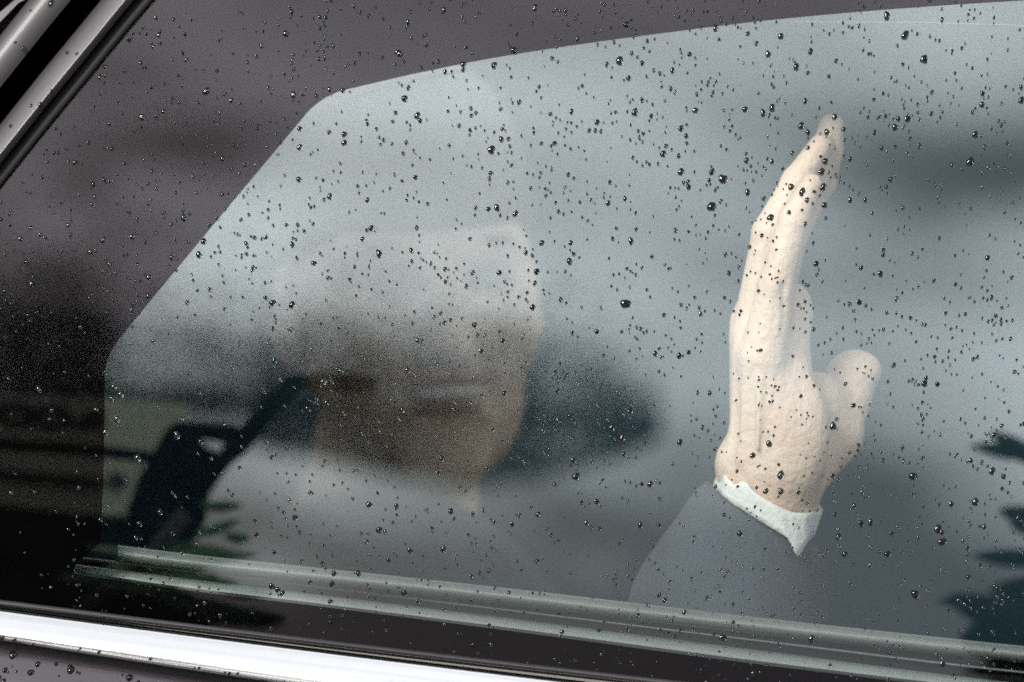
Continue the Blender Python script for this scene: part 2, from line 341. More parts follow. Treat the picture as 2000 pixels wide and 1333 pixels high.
# rear seat
box('seat_cushion', (-.55, .25, .22, 1.5, .40, .56), M_leather, car, .05)
box('seat_backrest', (-.72, -.50, .22, 1.5, .50, 1.10), M_leather, car, .06)
box('headrest', (-.70, -.58, .40, .70, 1.12, 1.27), M_leather, car, .05)
box('headrest', (-.70, -.58, 1.0, 1.30, 1.12, 1.27), M_leather, car, .05)
box('sill_panel', (-1.4, 1.9, .10, .30, .20, .30), M_paint, car, .02)
def wheel(x):
    n = 40; vs_, fs = [], []
    prof = [(.20, .14), (.31, .12), (.33, .16), (.33, .30), (.31, .34), (.20, .34)]
    for i in range(n):
        a = 2 * math.pi * i / n
        for r, y in prof: vs_.append((x + r * math.cos(a), y, .33 + r * math.sin(a)))
    k_ = len(prof)
    for i in range(n):
        for j in range(k_): fs.append((i * k_ + j, i * k_ + (j + 1) % k_, ((i + 1) % n) * k_ + (j + 1) % k_, ((i + 1) % n) * k_ + j))
    t = mesh_obj('wheel', vs_, fs, M_tyre, car)
    vs_, fs = [(x, .17, .33)], []
    for i in range(n):
        a = 2 * math.pi * i / n; vs_.append((x + .2 * math.cos(a), .15, .33 + .2 * math.sin(a)))
    for i in range(n): fs.append((0, 1 + i, 1 + (i + 1) % n))
    base = len(vs_)
    vs_ += [(a[0], .2, a[2]) for a in vs_[1:n + 1]]
    for i in range(n): fs.append((1 + i, 1 + (i + 1) % n, base + (i + 1) % n, base + i))
    mesh_obj('rim', vs_, fs, M_trim, t)
wheel(-1.15); wheel(1.75)
# thin bright wire along the glass, top right
def tube(name, pts, r, m, parent=None, n=8, smooth=True, radii=None):
    P = [Vector(p) for p in pts]; vs_, fs = [], []
    for i, p in enumerate(P):
        t = (P[min(i + 1, len(P) - 1)] - P[max(i - 1, 0)]).normalized()
        a = t.cross(Vector((.3, .2, 1))).normalized(); b = t.cross(a)
        rr = radii[i] if radii else r
        for k_ in range(n):
            an = 2 * math.pi * k_ / n; vs_.append(p + a * (rr * math.cos(an)) + b * (rr * math.sin(an)))
    for i in range(len(P) - 1):
        for k_ in range(n): fs.append((i * n + k_, i * n + (k_ + 1) % n, (i + 1) * n + (k_ + 1) % n, (i + 1) * n + k_))
    fs += [tuple(range(n)), tuple(range((len(P) - 1) * n, len(P) * n))]
    return mesh_obj(name, vs_, fs, m, parent, smooth)
tube('heating_wire', [G(x, y, -.0055) for x, y in ((1390, 39), (1600, 43), (1800, 44), (2000, 50), (2400, 60))], .00016, M_chrome, car, 5)
tube('lining_seam', [G(x, y, -.0058) for x, y in ((130, 745), (133, 690), (145, 650), (175, 600), (205, 565), (228, 525), (238, 490))], .0006, M_trim, car, 6, radii=[.0003, .0005, .0006, .0006, .0005, .0004, .0002])

# ------------------------------------------------------------------ signed distance modelling
class Field:
    def __init__(s, lo, hi, h):
        s.lo, s.h = np.array(lo, float), h
        s.n = np.ceil((np.array(hi) - s.lo) / h).astype(int) + 1
        s.F = np.full(s.n, 1.0, np.float32)
    def block(s, lo, hi, pad):
        a = np.clip(np.floor((lo - pad - s.lo) / s.h).astype(int), 0, s.n); b = np.clip(np.ceil((hi + pad - s.lo) / s.h).astype(int) + 1, 0, s.n)
        if (b <= a).any(): return None, None
        g_ = [s.lo[i] + s.h * np.arange(a[i], b[i], dtype=np.float32) for i in range(3)]
        X = np.stack(np.meshgrid(*g_, indexing='ij'), -1).astype(np.float32)
        return (slice(a[0], b[0]), slice(a[1], b[1]), slice(a[2], b[2])), X
    def put(s, sl, d, k_, sub=False):
        F = s.F[sl]
        if sub: d = -d; hh = np.maximum(k_ - np.abs(F - d), 0) / k_; s.F[sl] = np.maximum(F, d) + hh * hh * k_ * .25
        else: hh = np.maximum(k_ - np.abs(F - d), 0) / k_; s.F[sl] = np.minimum(F, d) - hh * hh * k_ * .25
    def cone(s, a, b, ra, rb, k_=.006, sub=False):
        a, b = np.array(a, np.float32), np.array(b, np.float32); r = max(ra, rb)
        sl, X = s.block(np.minimum(a, b) - r, np.maximum(a, b) + r, k_ + 3 * s.h)
        if sl is None: return
        ab = b - a; t = np.clip(((X - a) @ ab) / max(float(ab @ ab), 1e-9), 0, 1)
        d = np.linalg.norm(X - a - t[..., None] * ab, axis=-1) - (ra + (rb - ra) * t)
        s.put(sl, d, k_, sub)
    def ell(s, c_, r, k_=.006, M=None, sub=False):
        c_, r = np.array(c_, np.float32), np.array(r, np.float32); m_ = r.max()
        sl, X = s.block(c_ - m_, c_ + m_, k_ + 3 * s.h)
        if sl is None: return
        q = X - c_
        if M is not None: q = q @ np.array(M, np.float32).T      # rows of M = local axes
        k0 = np.linalg.norm(q / r, axis=-1); k1 = np.linalg.norm(q / (r * r), axis=-1)
        s.put(sl, k0 * (k0 - 1) / np.maximum(k1, 1e-6), k_, sub)
    def chain(s, pts, rs, k_=.006):
        for i in range(len(pts) - 1): s.cone(pts[i], pts[i + 1], rs[i], rs[i + 1], k_)
    def cut(s, p, nrm):     # remove the side that nrm points to
        p, nrm = np.array(p, np.float32), np.array(nrm, np.float32); nrm = nrm / np.linalg.norm(nrm)
        g_ = [s.lo[i] + s.h * np.arange(s.n[i], dtype=np.float32) - p[i] for i in range(3)]
        d = (g_[0] * nrm[0])[:, None, None] + (g_[1] * nrm[1])[None, :, None] + (g_[2] * nrm[2])[None, None, :]
        s.F = np.maximum(s.F, d)
    def mesh(s):
        F = s.F; I = F < 0
        c8 = np.zeros(tuple(s.n - 1), np.int8)
        for dx in (0, 1):
            for dy in (0, 1):
                for dz in (0, 1): c8 += I[dx:dx + s.n[0] - 1, dy:dy + s.n[1] - 1, dz:dz + s.n[2] - 1]
        act = np.argwhere((c8 > 0) & (c8 < 8)); idx = np.full(tuple(s.n - 1), -1, np.int32)
        idx[act[:, 0], act[:, 1], act[:, 2]] = np.arange(len(act))
        acc = np.zeros((len(act), 3)); cnt = np.zeros(len(act))
        cor = [(0, 0, 0), (1, 0, 0), (0, 1, 0), (0, 0, 1), (1, 1, 0), (1, 0, 1), (0, 1, 1), (1, 1, 1)]
        val = {q: F[act[:, 0] + q[0], act[:, 1] + q[1], act[:, 2] + q[2]] for q in cor}
        for a in cor:
            for ax in range(3):
                if a[ax]: continue
                b = list(a); b[ax] = 1; b = tuple(b)
                va, vb = val[a], val[b]; m_ = (va < 0) != (vb < 0)
                t = np.where(m_, va / np.where(m_, va - vb, 1), 0)
                p = np.tile(np.array(a, float), (len(act), 1)); p[:, ax] = t
                acc[m_] += p[m_]; cnt[m_] += 1
        V = s.lo + (act + acc / cnt[:, None]) * s.h
        quads = []
        for ax in range(3):
            o1, o2 = [(1, 2), (2, 0), (0, 1)][ax]
            A = [slice(1, -1)] * 3; A[ax] = slice(0, -1); B = list(A); B[ax] = slice(1, None)
            ch = I[tuple(A)] != I[tuple(B)]
            e = np.argwhere(ch); e[:, o1] += 1; e[:, o2] += 1
            fl = I[e[:, 0], e[:, 1], e[:, 2]]
            q = []
            for d1, d2 in ((0, 0), (-1, 0), (-1, -1), (0, -1)):
                w_ = e.copy(); w_[:, o1] += d1; w_[:, o2] += d2; q.append(idx[w_[:, 0], w_[:, 1], w_[:, 2]])
            q = np.stack(q, 1); q[~fl] = q[~fl][:, ::-1]; quads.append(q)
        return V, np.concatenate(quads)
def field_obj(name, fld, m, parent, flip=False):
    V, Q = fld.mesh()
    M3 = np.array([tuple(cu), tuple(cv), tuple(cf)])
    off = np.zeros(3); b = parent
    while b is not None: off += np.array(b.location); b = b.parent
    V = V @ M3 + np.array(tuple(C)) - off
    me = bpy.data.meshes.new(name)
    me.vertices.add(len(V)); me.vertices.foreach_set('co', V.astype(np.float32).ravel())
    me.loops.add(Q.size); me.polygons.add(len(Q))
    me.loops.foreach_set('vertex_index', Q.astype(np.int32).ravel())
    me.polygons.foreach_set('loop_start', np.arange(0, Q.size, 4, dtype=np.int32))
    me.update(calc_edges=True); me.validate()
    bm = bmesh.new(); bm.from_mesh(me); bmesh.ops.recalc_face_normals(bm, faces=bm.faces); bm.to_mesh(me); bm.free()
    me.polygons.foreach_set('use_smooth', [True] * len(me.polygons)); me.materials.append(m)
    o = bpy.data.objects.new(name, me); COL.objects.link(o); o.parent = parent
    return o

# ------------------------------------------------------------------ the passenger
seatp = W(L(640, 2300, .75)); seatp.z = .56
person = empty('person', seatp, 'smiling grey-haired passenger in a blue-grey suit behind wet glass, raising a flat hand', 'person')
def hs(w): return PXM * (D0 + w) / D0
HW = .10
def H(x, y, w=0.0): return L(x, y, HW + w)
r_ = lambda px: px * hs(HW)
B = Field(L(330, 2150, .20) * (1, 1, 0) + (0, 0, D0 + .03), L(1760, 150, .5) * (1, 1, 0) + (.02, .08, D0 + .92), .0017)
# palm
mcp = {'pinky': H(1490, 700, -.020), 'ring': H(1466, 655, -.006), 'middle': H(1470, 632, .010), 'index': H(1492, 640, .028)}
wr = {'pinky': H(1520, 915, -.014), 'ring': H(1490, 915, -.005), 'middle': H(1480, 915, .008), 'index': H(1500, 915, .018)}
for k_ in mcp: B.cone(wr[k_], mcp[k_], r_(52), r_({'pinky': 50, 'ring': 40, 'middle': 42, 'index': 44}[k_]), .012)
B.chain([H(1490, 700, -.022), H(1514, 560, -.026), H(1550, 430, -.025), H(1585, 360, -.022)], [r_(47), r_(35), r_(29), r_(21)], .0025)
B.chain([H(1466, 655, -.006), H(1503, 455, -.007), H(1556, 355, -.003), H(1604, 285, .001)], [r_(38), r_(34), r_(29), r_(24)], .0025)
B.chain([H(1470, 632, .010), H(1517, 440, .010), H(1583, 348, .011), H(1613, 300, .012), H(1624, 247, .013)], [r_(40), r_(34), r_(36), r_(31), r_(25)], .004)
B.chain([H(1500, 640, .028), H(1545, 450, .030), H(1602, 352, .026), H(1622, 286, .022)], [r_(40), r_(34), r_(31), r_(27)], .004)
# pads on the palm side
B.ell(H(1553, 612, .000), (r_(35), r_(58), .012), .005)
B.ell(H(1549, 712, -.004), (r_(36), r_(56), .014), .012)
B.ell(H(1541, 848, -.013), (r_(80), r_(130), .018), .009)
# thumb, abducted behind the palm
B.chain([H(1550, 935, .015), H(1628, 850, .030), H(1655, 775, .038), H(1672, 728, .040)], [r_(54), r_(48), r_(43), r_(36)], .008)
B.cone(H(1572, 945, .012), H(1636, 850, .028), r_(32), r_(42), .008)
B.ell(H(1602, 785, .018), (r_(30), r_(48), .010), .016)
B.ell(H(1669, 723, .040), (r_(51), r_(35), .010), .008)
B.ell(H(1595, 790, .022), (r_(38), r_(50), .010), .012)
# wrist and forearm
B.chain([H(1505, 925, .0), H(1497, 990, .002), H(1468, 1120, .006)], [r_(88), r_(80), r_(84)], .014)
B.ell(H(1430, 905, -.004), (r_(28), r_(34), .012), .010)     # ulnar head
B.chain([H(1468, 1120, .006), H(1230, 1900, .12)], [r_(86), .042], .02)
# tendons and creases
for a, b_, rr in ((H(1448, 900, -.022), H(1462, 690, -.028), 5), (H(1478, 880, -.032), H(1484, 740, -.033), 3), (H(1432, 860, -.012), H(1446, 660, -.016), 6)):
    B.cone(a, b_, r_(rr), r_(rr), .005)
def groove(p, q, rr, k_=.002): B.cone(p, q, r_(rr), r_(rr), k_, sub=True)
groove(H(1537, 668, -.034), H(1530, 560, -.034), 5, .003)
groove(H(1524, 676, -.038), H(1560, 655, -.028), 4)
groove(H(1526, 705, -.039), H(1545, 745, -.037), 2.5); groove(H(1546, 690, -.036), H(1566, 735, -.031), 2.5)
groove(H(1580, 745, -.014), H(1622, 830, -.006), 5, .004); groove(H(1622, 830, -.006), H(1620, 925, -.004), 5, .004)
groove(H(1553, 345, -.030), H(1520, 470, -.034), 3, .003)
groove(H(1562, 655, -.030), H(1590, 730, -.018), 3)
groove(H(1425, 905, -.018), H(1455, 945, -.028), 3)
groove(H(1572, 342, -.026), H(1600, 350, -.026), 3)
# head: local axes (right, up, towards the viewer) turned a little
ya, ro = rad(14), rad(-4)
fz = np.array((math.sin(ya), -.05, -math.cos(ya))); fz /= np.linalg.norm(fz)
up = np.array((math.sin(-ro) * -1, math.cos(ro), 0)); rx = np.cross(up, -fz); rx /= np.linalg.norm(rx)
if rx[0] < 0: rx = -rx
up = np.cross(rx, fz); up = up if up[1] > 0 else -up
HO = L(852, 548, .64)
def hp(x, y, z): return HO + rx * x + up * y + fz * z
HM = np.stack([rx, up, fz])
B.ell(hp(0, .038, -.088), (.076, .095, .098), .01, HM)
B.cone(hp(0, -.015, -.045), hp(.004, -.080, -.050), .070, .058, .03)
B.cone(hp(-.045, -.055, -.07), hp(-.006, -.096, -.018), .026, .022, .02); B.cone(hp(.045, -.055, -.07), hp(.006, -.096, -.018), .026, .022, .02)
for sx in (-1, 1):
    B.ell(hp(sx * .043, -.036, -.020), (.028, .023, .028), .02, HM)
    B.ell(hp(sx * .079, -.022, -.088), (.008, .034, .019), .006, HM)
    B.cone(hp(sx * .012, .019, .006), hp(sx * .048, .019, -.010), .010, .009, .012)
    B.ell(hp(sx * .012, -.046, .016), (.009, .008, .010), .005, HM)
    B.ell(hp(sx * .031, -.001, .014), (.019, .012, .016), .008, HM, sub=True)
B.cone(hp(0, .008, .008), hp(0, -.040, .028), .008, .012, .010)
B.cone(hp(-.024, -.062, .000), hp(0, -.062, .009), .0045, .005, .006); B.cone(hp(.024, -.062, .000), hp(0, -.062, .009), .0045, .005, .006)
B.cone(hp(-.020, -.082, .002), hp(.020, -.082, .002), .008, .008, .006)
B.ell(hp(0, -.116, -.006), (.026, .018, .018), .012, HM)
B.cone(hp(-.026, -.070, .008), hp(.026, -.070, .008), .0060, .0060, .003, sub=True)
for sx in (-1, 1):
    B.cone(hp(sx * .019, -.044, .016), hp(sx * .037, -.078, .004), .0035, .0035, .006, sub=True)
    B.ell(hp(sx * .007, -.053, .034), (.004, .003, .006), .002, HM, sub=True)
nb = hp(-.02, -.190, -.125)
B.cone(hp(0, -.075, -.10), nb, .052, .058, .03)
# shoulders and upper right arm (under the jacket)
shR = L(720, 1350, .44); shL = L(760, 1330, .80); elb = H(1230, 1900, .12)
B.cone(shR, shL, .06, .06, .06); B.cone(nb, (shR + shL) / 2 + (-.02, -.06, 0), .052, .07, .04)
B.chain([shR, elb], [.056, .044], .03)
body = field_obj('body', B, M_skin, person)
del B
# hair
Hf = Field(HO + (-.16, -.08, -.08), HO + (.16, .19, .22), .003)
Hf.ell(hp(0, .046, -.090), (.083, .102, .109), .01, HM)
Hf.ell(hp(0, -.080, .035), (.084, .105, .078), .012, HM, sub=True)
Hf.cone(hp(0, -.12, .06), hp(0, -.13, -.11), .075, .075, .01, sub=True)
field_obj('hair', Hf, M_hair, person)
def ball(name, c_, r, m, parent, sc=(1, 1, 1), M_=None):
    vs_, fs = [], []; n, k_ = 16, 10
    for j in range(k_ + 1):
        th = math.pi * j / k_
        for i in range(n):
            a = 2 * math.pi * i / n; q = np.array((r * sc[0] * math.sin(th) * math.cos(a), r * sc[1] * math.cos(th), r * sc[2] * math.sin(th) * math.sin(a)))
            if M_ is not None: q = q @ M_
            vs_.append(W(c_ + q))
    for j in range(k_):
        for i in range(n): fs.append((j * n + i, j * n + (i + 1) % n, (j + 1) * n + (i + 1) % n, (j + 1) * n + i))
    return mesh_obj(name, vs_, fs, m, parent, True)
for sx in (-1, 1):
    e = ball('eye', hp(sx * .031, -.001, -.006), .0125, M_eye, person, M_=HM)
    ball('iris', hp(sx * .031, -.001, .0030), .0052, M_iris, e, (1, 1, .7), HM)
ball('teeth', hp(0, -.0700, .0095), .023, M_teeth, person, (1, .24, .30), HM)
ball('upper_lip', hp(0, -.0620, .0105), .027, M_lip, person, (1, .13, .24), HM)
ball('lower_lip', hp(0, -.0800, .0100), .024, M_lip, person, (1, .20, .26), HM)
for sx in (-1, 1): ball('eyebrow', hp(sx * .031, .0235, .0085), .019, M_brow, person, (1, .22, .32), HM)
# cuff: an open cotton ring round the wrist
up_l = [(1405, 913), (1417, 933), (1434, 948), (1442, 944), (1450, 940), (1459, 944), (1467, 956), (1480, 967), (1515, 987), (1548, 1001), (1575, 1003), (1608, 996)]
lo_l = [(1392, 951), (1412, 970), (1434, 987), (1443, 992), (1452, 998), (1468, 1008), (1476, 1013), (1500, 1028), (1538, 1050), (1560, 1090), (1578, 1058), (1592, 1046)]
vs_, fs = [], []; nc = len(up_l)
def cuff_w(x): t = min(max((x - 1392) / 216, 0), 1); return .037 * math.sin(math.pi * t) ** .4
for side, th in ((1, 0), (1, 1), ):
    pass
ring = []
for i in range(nc): ring.append((up_l[i], lo_l[i], -cuff_w(up_l[i][0]) * (1 if 0 < i < nc - 1 else 0)))
for i in range(nc - 2, 0, -1):
    x = up_l[i][0]; t = (x - 1405) / 203; yb = 905 + 60 * t
    ring.append(((x, yb), (x - 8, yb + 50), cuff_w(x)))
for (a, b_, w_) in ring:
    cx = 1504
    for (q, sh) in ((a, 0), (b_, 0), (b_, .0018), (a, .0018)):
        k_ = 1 - sh / .034
        vs_.append(W(H(cx + (q[0] - cx) * k_, q[1], (w_ * k_) + .004)))
m_ = len(ring)
for i in range(m_):
    j = (i + 1) % m_
    for a in range(4): fs.append((i * 4 + a, i * 4 + (a + 1) % 4, j * 4 + (a + 1) % 4, j * 4 + a))
cuff = mesh_obj('shirt_cuff', vs_, fs, M_shirt, person, True)
ms = cuff.modifiers.new('s', 'SUBSURF'); ms.subdivision_type = 'SIMPLE'; ms.levels = ms.render_levels = 2
# jacket with sleeve
J = Field(L(-300, 2700, .6) * (1, 1, 0) + (0, 0, D0 + .0), L(1850, 930, .1) * (1, 1, 0) + (0, .06, D0 + 1.15), .0045)
J.chain([H(1500, 985, .004), H(1468, 1040, .004), H(1425, 1190, .012), H(1340, 1500, .05), H(1215, 1900, .12)], [r_(106), r_(120), r_(178), .060, .066], .02)
J.cone(H(1578, 1040, .006), H(1545, 1230, .012), r_(30), r_(52), .01)
J.cone(H(1370, 1150, -.025), H(1500, 1330, -.03), .012, .018, .03)
J.cone(H(1330, 1260, -.02), H(1440, 1230, -.04), .010, .012, .02)
J.chain([elb, shR], [.068, .085], .04)
J.cone(shR, shL, .085, .085, .06)
shL2 = shL + (.05, -.28, .02)
J.chain([shL, shL2], [.08, .065], .03)
hips = (shR + shL) / 2 + (-.03, -.50, 0)
J.ell((shR + shL) / 2 + (.0, -.20, 0), (.15, .28, .21), .05); J.ell(hips, (.16, .12, .20), .05)
J.cut(L(1485, 1008, .1), H(1590, 990) * (1, 1, 0) * 0 + np.array((-.50, 1.0, 0)) * 0 + np.array((.52, .85, -.10)))
# carve the lapel opening round the neck
J.ell(nb + (.055, -.11, -.02), (.085, .11, .13), .05); J.cone(nb + (-.02, -.10, 0), (shR + shL) / 2, .09, .12, .05)
J.cone(nb + (.0, -.03, 0), nb + (.01, .15, 0), .064, .085, .01, sub=True)
jk = field_obj('jacket', J, M_suit, person)
del J
Cf_ = Field(nb + (-.12, -.08, -.12), nb + (.12, .08, .12), .003)
Cf_.cone(nb + (0, -.03, 0), nb + (.005, .030, -.005), .068, .062, .01); Cf_.cone(nb + (0, -.06, 0), nb + (.01, .09, -.01), .060, .058, .004, sub=True); Cf_.cut(nb + (0, .025, 0), (0, 1, .2))
field_obj('shirt_collar', Cf_, M_shirt, person)
Tf = Field(hips + (-.25, -.4, -.30), hips + (.65, .1, .30), .009)
for zz in (-.11, .11):
    Tf.chain([hips + (0, -.05, zz), hips + (.42, .0, zz * 1.2), hips + (.46, -.33, zz * 1.2)], [.09, .07, .06], .03)
Tf.ell(hips + (0, -.05, 0), (.15, .11, .19), .04)
field_obj('trousers', Tf, M_suit, person)

# ------------------------------------------------------------------ raindrops
rnd = random.Random(7)
def drop_mesh(seed, seg=20, rings=7):
    q = random.Random(seed); ph = [q.uniform(0, 6.28) for _ in range(4)]; am = [q.uniform(.03, .15), q.uniform(.02, .12), q.uniform(0, .08), q.uniform(0, .05)]
    el = q.uniform(1.0, 1.3); vs_, fs = [(0, 0, .52)], []
    hgt = q.uniform(.36, .52)
    vs_[0] = (0, -.08, hgt)
    for j in range(1, rings + 1):
        t = j / rings; a = t * math.pi / 2
        for i in range(seg):
            an = 2 * math.pi * i / seg
            rr = math.sin(a) * (1 + sum(am[k_] * math.sin((k_ + 2) * an + ph[k_]) for k_ in range(4)))
            y = rr * math.sin(an) * el
            vs_.append((rr * math.cos(an) * (1 - .08 * math.sin(an)), y - .08 * math.cos(a), hgt * math.cos(a)))
    for i in range(seg): fs.append((0, 1 + i, 1 + (i + 1) % seg))
    for j in range(rings - 1):
        for i in range(seg):
            a = 1 + j * seg; fs.append((a + i, a + seg + i, a + seg + (i + 1) % seg, a + (i + 1) % seg))
    vs_.append((0, 0, 0)); l = len(vs_) - 1; a = 1 + (rings - 1) * seg
    for i in range(seg): fs.append((a + (i + 1) % seg, a + i, l))
    return vs_, fs
PROTO = []
for s_ in range(12):
    vv, ff = drop_mesh(100 + s_)
    me = bpy.data.meshes.new('water_drop'); me.from_pydata(vv, [], ff)
    bm = bmesh.new(); bm.from_mesh(me); bmesh.ops.recalc_face_normals(bm, faces=bm.faces); bm.to_mesh(me); bm.free()
    me.materials.append(M_water); me.polygons.foreach_set('use_smooth', [len(p.vertices) == 4 or p.center.z > .3 for p in me.polygons]); PROTO.append(me)
gx = Vector((1, 0, 0)); gy = gn.cross(gx).normalized()
if gy.z < 0: gy = -gy
gx = gy.cross(gn).normalized()
big = [(1412,349,11),(1390,403,12),(1222,593,10),(960,292,10),(1210,118,9),(1768,68,9),(1732,30,9),(1805,115,9),(1525,70,8),(388,497,8),(583,350,8),(585,287,7),(970,405,8),(558,65,8),
(310,68,7),(278,228,8),(290,541,6),(258,462,6),(403,178,8),(573,185,7),(1045,15,6),(1565,245,8),(1630,228,7),(1578,258,6),(1615,258,8),(1648,252,6),(1545,365,9),(1605,335,8),(1567,375,9),
(1505,425,8),(1608,365,8),(1612,315,8),(1895,315,10),(1660,390,7),(1502,867,8),(1470,890,8),(1525,928,9),(1525,960,8),(1627,832,8),(1783,930,10),(1787,1160,11),(1412,1245,9),(1840,1058,8),
(1832,1033,8),(1733,1082,8),(1905,980,8),(1938,920,7),(740,495,7),(570,595,7),(785,800,6),(985,768,6),(1040,600,7),(1048,530,7),(1125,930,8),(1120,898,7),(1215,855,7),(1270,945,8),
(720,985,7),(740,1035,8),(800,1075,6),(880,998,6),(632,745,7),(345,850,7),(312,1000,7),(272,1023,6),(672,262,7),(672,278,7),(815,225,7),(820,235,6),(790,192,8),(905,126,8),(965,127,7),
(1004,98,8),(780,105,7),(775,102,5),(700,1120,7),(652,1120,7),(648,1140,6),(530,1145,7),(542,1152,7),(1610,400,7),(1660,310,6),(1690,390,6),(1740,350,6),(1905,262,8),(1995,195,8),(1745,232,3),
(1748,248,7),(1460,375,7),(1490,220,7),(1508,210,8),(1455,213,7),(1500,105,6),(1555,130,7),(1358,215,8),(1340,265,6),(1330,250,6),(1295,300,7),(1330,335,7),(1345,365,7),(1232,470,7),(1112,510,8),
(1840,1040,6),(235,770,6),(222,755,6),(218,778,6),(365,590,5),(228,818,6),(188,800,6),(75,760,7),(190,30,5),(133,440,5),(60,445,5),(40,466,6),(52,512,6),(1170,1232,5),(645,1175,5),(645,1215,5)]
inside = []     # (px, py, r px)
for x, y, r in big: inside.append((x, y, r * rnd.uniform(.68, .84)))
def outer_ok(x, y):
    if y < 366 - x * 1.225 + 12: return False
    if y > 1168 + x * .125: return False
    return True
# vertical runs and clusters, then free scatter
def add(x, y, r):
    if -260 < x < 2260 and -260 < y < 1500 and outer_ok(x, y):
        for (a, b_, c_) in inside:
            if abs(a - x) < (r + c_) * .95 and abs(b_ - y) < (r + c_) * 1.1: return
        inside.append((x, y, r))
def size():
    t = rnd.random()
    if t < .70: return rnd.uniform(1.4, 2.5)
    if t < .96: return rnd.uniform(2.5, 3.9)
    return rnd.uniform(3.9, 5.4)
for _ in range(40):
    x, y = rnd.uniform(-200, 2200), rnd.uniform(-200, 1250)
    for k_ in range(rnd.randint(5, 12)):
        x += rnd.gauss(0, 4); y += rnd.uniform(9, 34); add(x + y * .0, y, size() * rnd.uniform(.8, 1.15))
for _ in range(130):
    x, y = rnd.uniform(-200, 2200), rnd.uniform(-200, 1350); sp = rnd.uniform(14, 48)
    for k_ in range(rnd.randint(4, 10)): add(x + rnd.gauss(0, sp), y + rnd.gauss(0, sp), size())
for _ in range(3900):
    x = rnd.uniform(-200, 2200); y = rnd.uniform(-200, 1400)
    if x < 500 and y > 560 and rnd.random() < .6: continue
    if x > 1050 and rnd.random() < .3: add(x + 11, y + 7, rnd.uniform(1.5, 2.6))
    add(x, y, size())
inside.sort(key=lambda q: -q[2] if (0 < q[0] < 2000 and 0 < q[1] < 1333) else 1)
LM = [(1622, 235, 'the raised fingertips'), (1590, 345, 'the nearest finger end'), (1430, 620, 'the bent knuckle'), (1580, 600, 'the small bump on the palm'), (1670, 710, 'the thumb tip'), (1600, 745, 'the thumb notch'),
      (1420, 930, 'the left cuff end'), (1560, 1070, 'the cuff point'), (1540, 860, 'the fleshy palm base'), (1660, 880, 'the thumb base'), (1300, 1120, 'the sleeve edge'), (890, 600, 'the nose tip'), (880, 750, 'the smiling mouth'),
      (710, 520, 'the shadowed eye'), (880, 900, 'the chin'), (1080, 700, 'the cheek edge'), (735, 750, 'the microphone tip'), (562, 735, 'the bend of the boom'), (400, 880, 'the camera reflection'), (100, 815, 'the mirrored letters'),
      (640, 190, 'the rounded window corner'), (210, 700, 'the lower window corner'), (430, 430, 'the sloping window edge'), (1000, 108, 'the curved upper window edge'), (1500, 40, 'the fine wire'), (1900, 320, 'the dark cloud at right'),
      (1920, 1170, 'the mirrored leaves at right'), (470, 1060, 'the mirrored leaves at left'), (1250, 830, 'the tip of the dark tree'), (600, 1140, 'the left ledge lines'), (1200, 1195, 'the middle ledge lines'), (1750, 1250, 'the right ledge lines'),
      (200, 120, 'the slanting seal'), (700, 1240, 'the chrome strip'), (1250, 350, 'the empty glass left of the hand'), (1850, 700, 'the empty glass right of the hand'), (350, 200, 'the dark streaked border glass'), (150, 500, 'the faint smudges')]
used = set()
def zone(x, y, r):
    d, nm, dx, dy = min((math.hypot(a - x, b_ - y), n, x - a, y - b_) for a, b_, n in LM)
    sz = 'fat' if r > 7 else 'big' if r > 5.6 else 'medium' if r > 4.3 else 'small' if r > 3.6 else 'tiny'
    if d < 22: w_ = 'right over'
    else:
        v_ = '' if abs(dy) < abs(dx) * .41 else ('above' if dy < 0 else 'below'); h_ = '' if abs(dx) < abs(dy) * .41 else ('left' if dx < 0 else 'right')
        w_ = (v_ + ' and ' + h_ + ' of') if v_ and h_ else (v_ or 'to the ' + h_ + ' of')
        w_ = ('close ' if d < 60 else 'well ' if d > 140 else 'a little ' if d > 100 else '') + w_
    k_ = sz + ' raindrop ' + w_ + ' ' + nm
    if k_ in used:
        n2 = sorted((math.hypot(a - x, b_ - y), n) for a, b_, n in LM)[1][1]
        k2 = k_ + ', towards ' + n2
        if len(k2.split()) <= 16: k_ = k2
    used.add(k_)
    return k_
first = True
small_v, small_f = [], []
LV, LF = drop_mesh(55, 10, 4)
def drop_frame(px, py, off, nrm=None):
    return G(px, py, off)
for i, (x, y, r) in enumerate(inside):
    p = G(x, y, .00012); rr = r * PXM; an = rnd.gauss(-.15, .5)
    ex = gx * math.cos(an) + gy * math.sin(an); ey = gy * math.cos(an) - gx * math.sin(an)
    if i < 290:
        o = bpy.data.objects.new('raindrop', PROTO[i % 12]); COL.objects.link(o)
        o.matrix_world = Matrix(((ex.x, ey.x, gn.x, p.x), (ex.y, ey.y, gn.y, p.y), (ex.z, ey.z, gn.z, p.z), (0, 0, 0, 1))) @ Matrix.Diagonal((rr, rr * rnd.uniform(.85, 1.3), rr * rnd.uniform(.6, 1.0), 1))
        tag(o, zone(x, y, r), 'raindrop', 'raindrops on the side window')
    else:
        b0 = len(small_v)
        mi = rnd.choice((-1, 1)); st = rnd.uniform(.8, 1.25)
        for vx, vy, vz in LV: small_v.append(p + ex * (vx * rr * mi) + ey * (vy * rr * st) + gn * (vz * rr))
        small_f += [tuple(b0 + k_ for k_ in (f if mi > 0 else reversed(f))) for f in LF]
so_ = mesh_obj('fine_raindrops', small_v, small_f, M_water, None, True, fix=False); tag(so_, 'fine spray of tiny raindrops all over the side window', 'raindrops', kind='stuff')

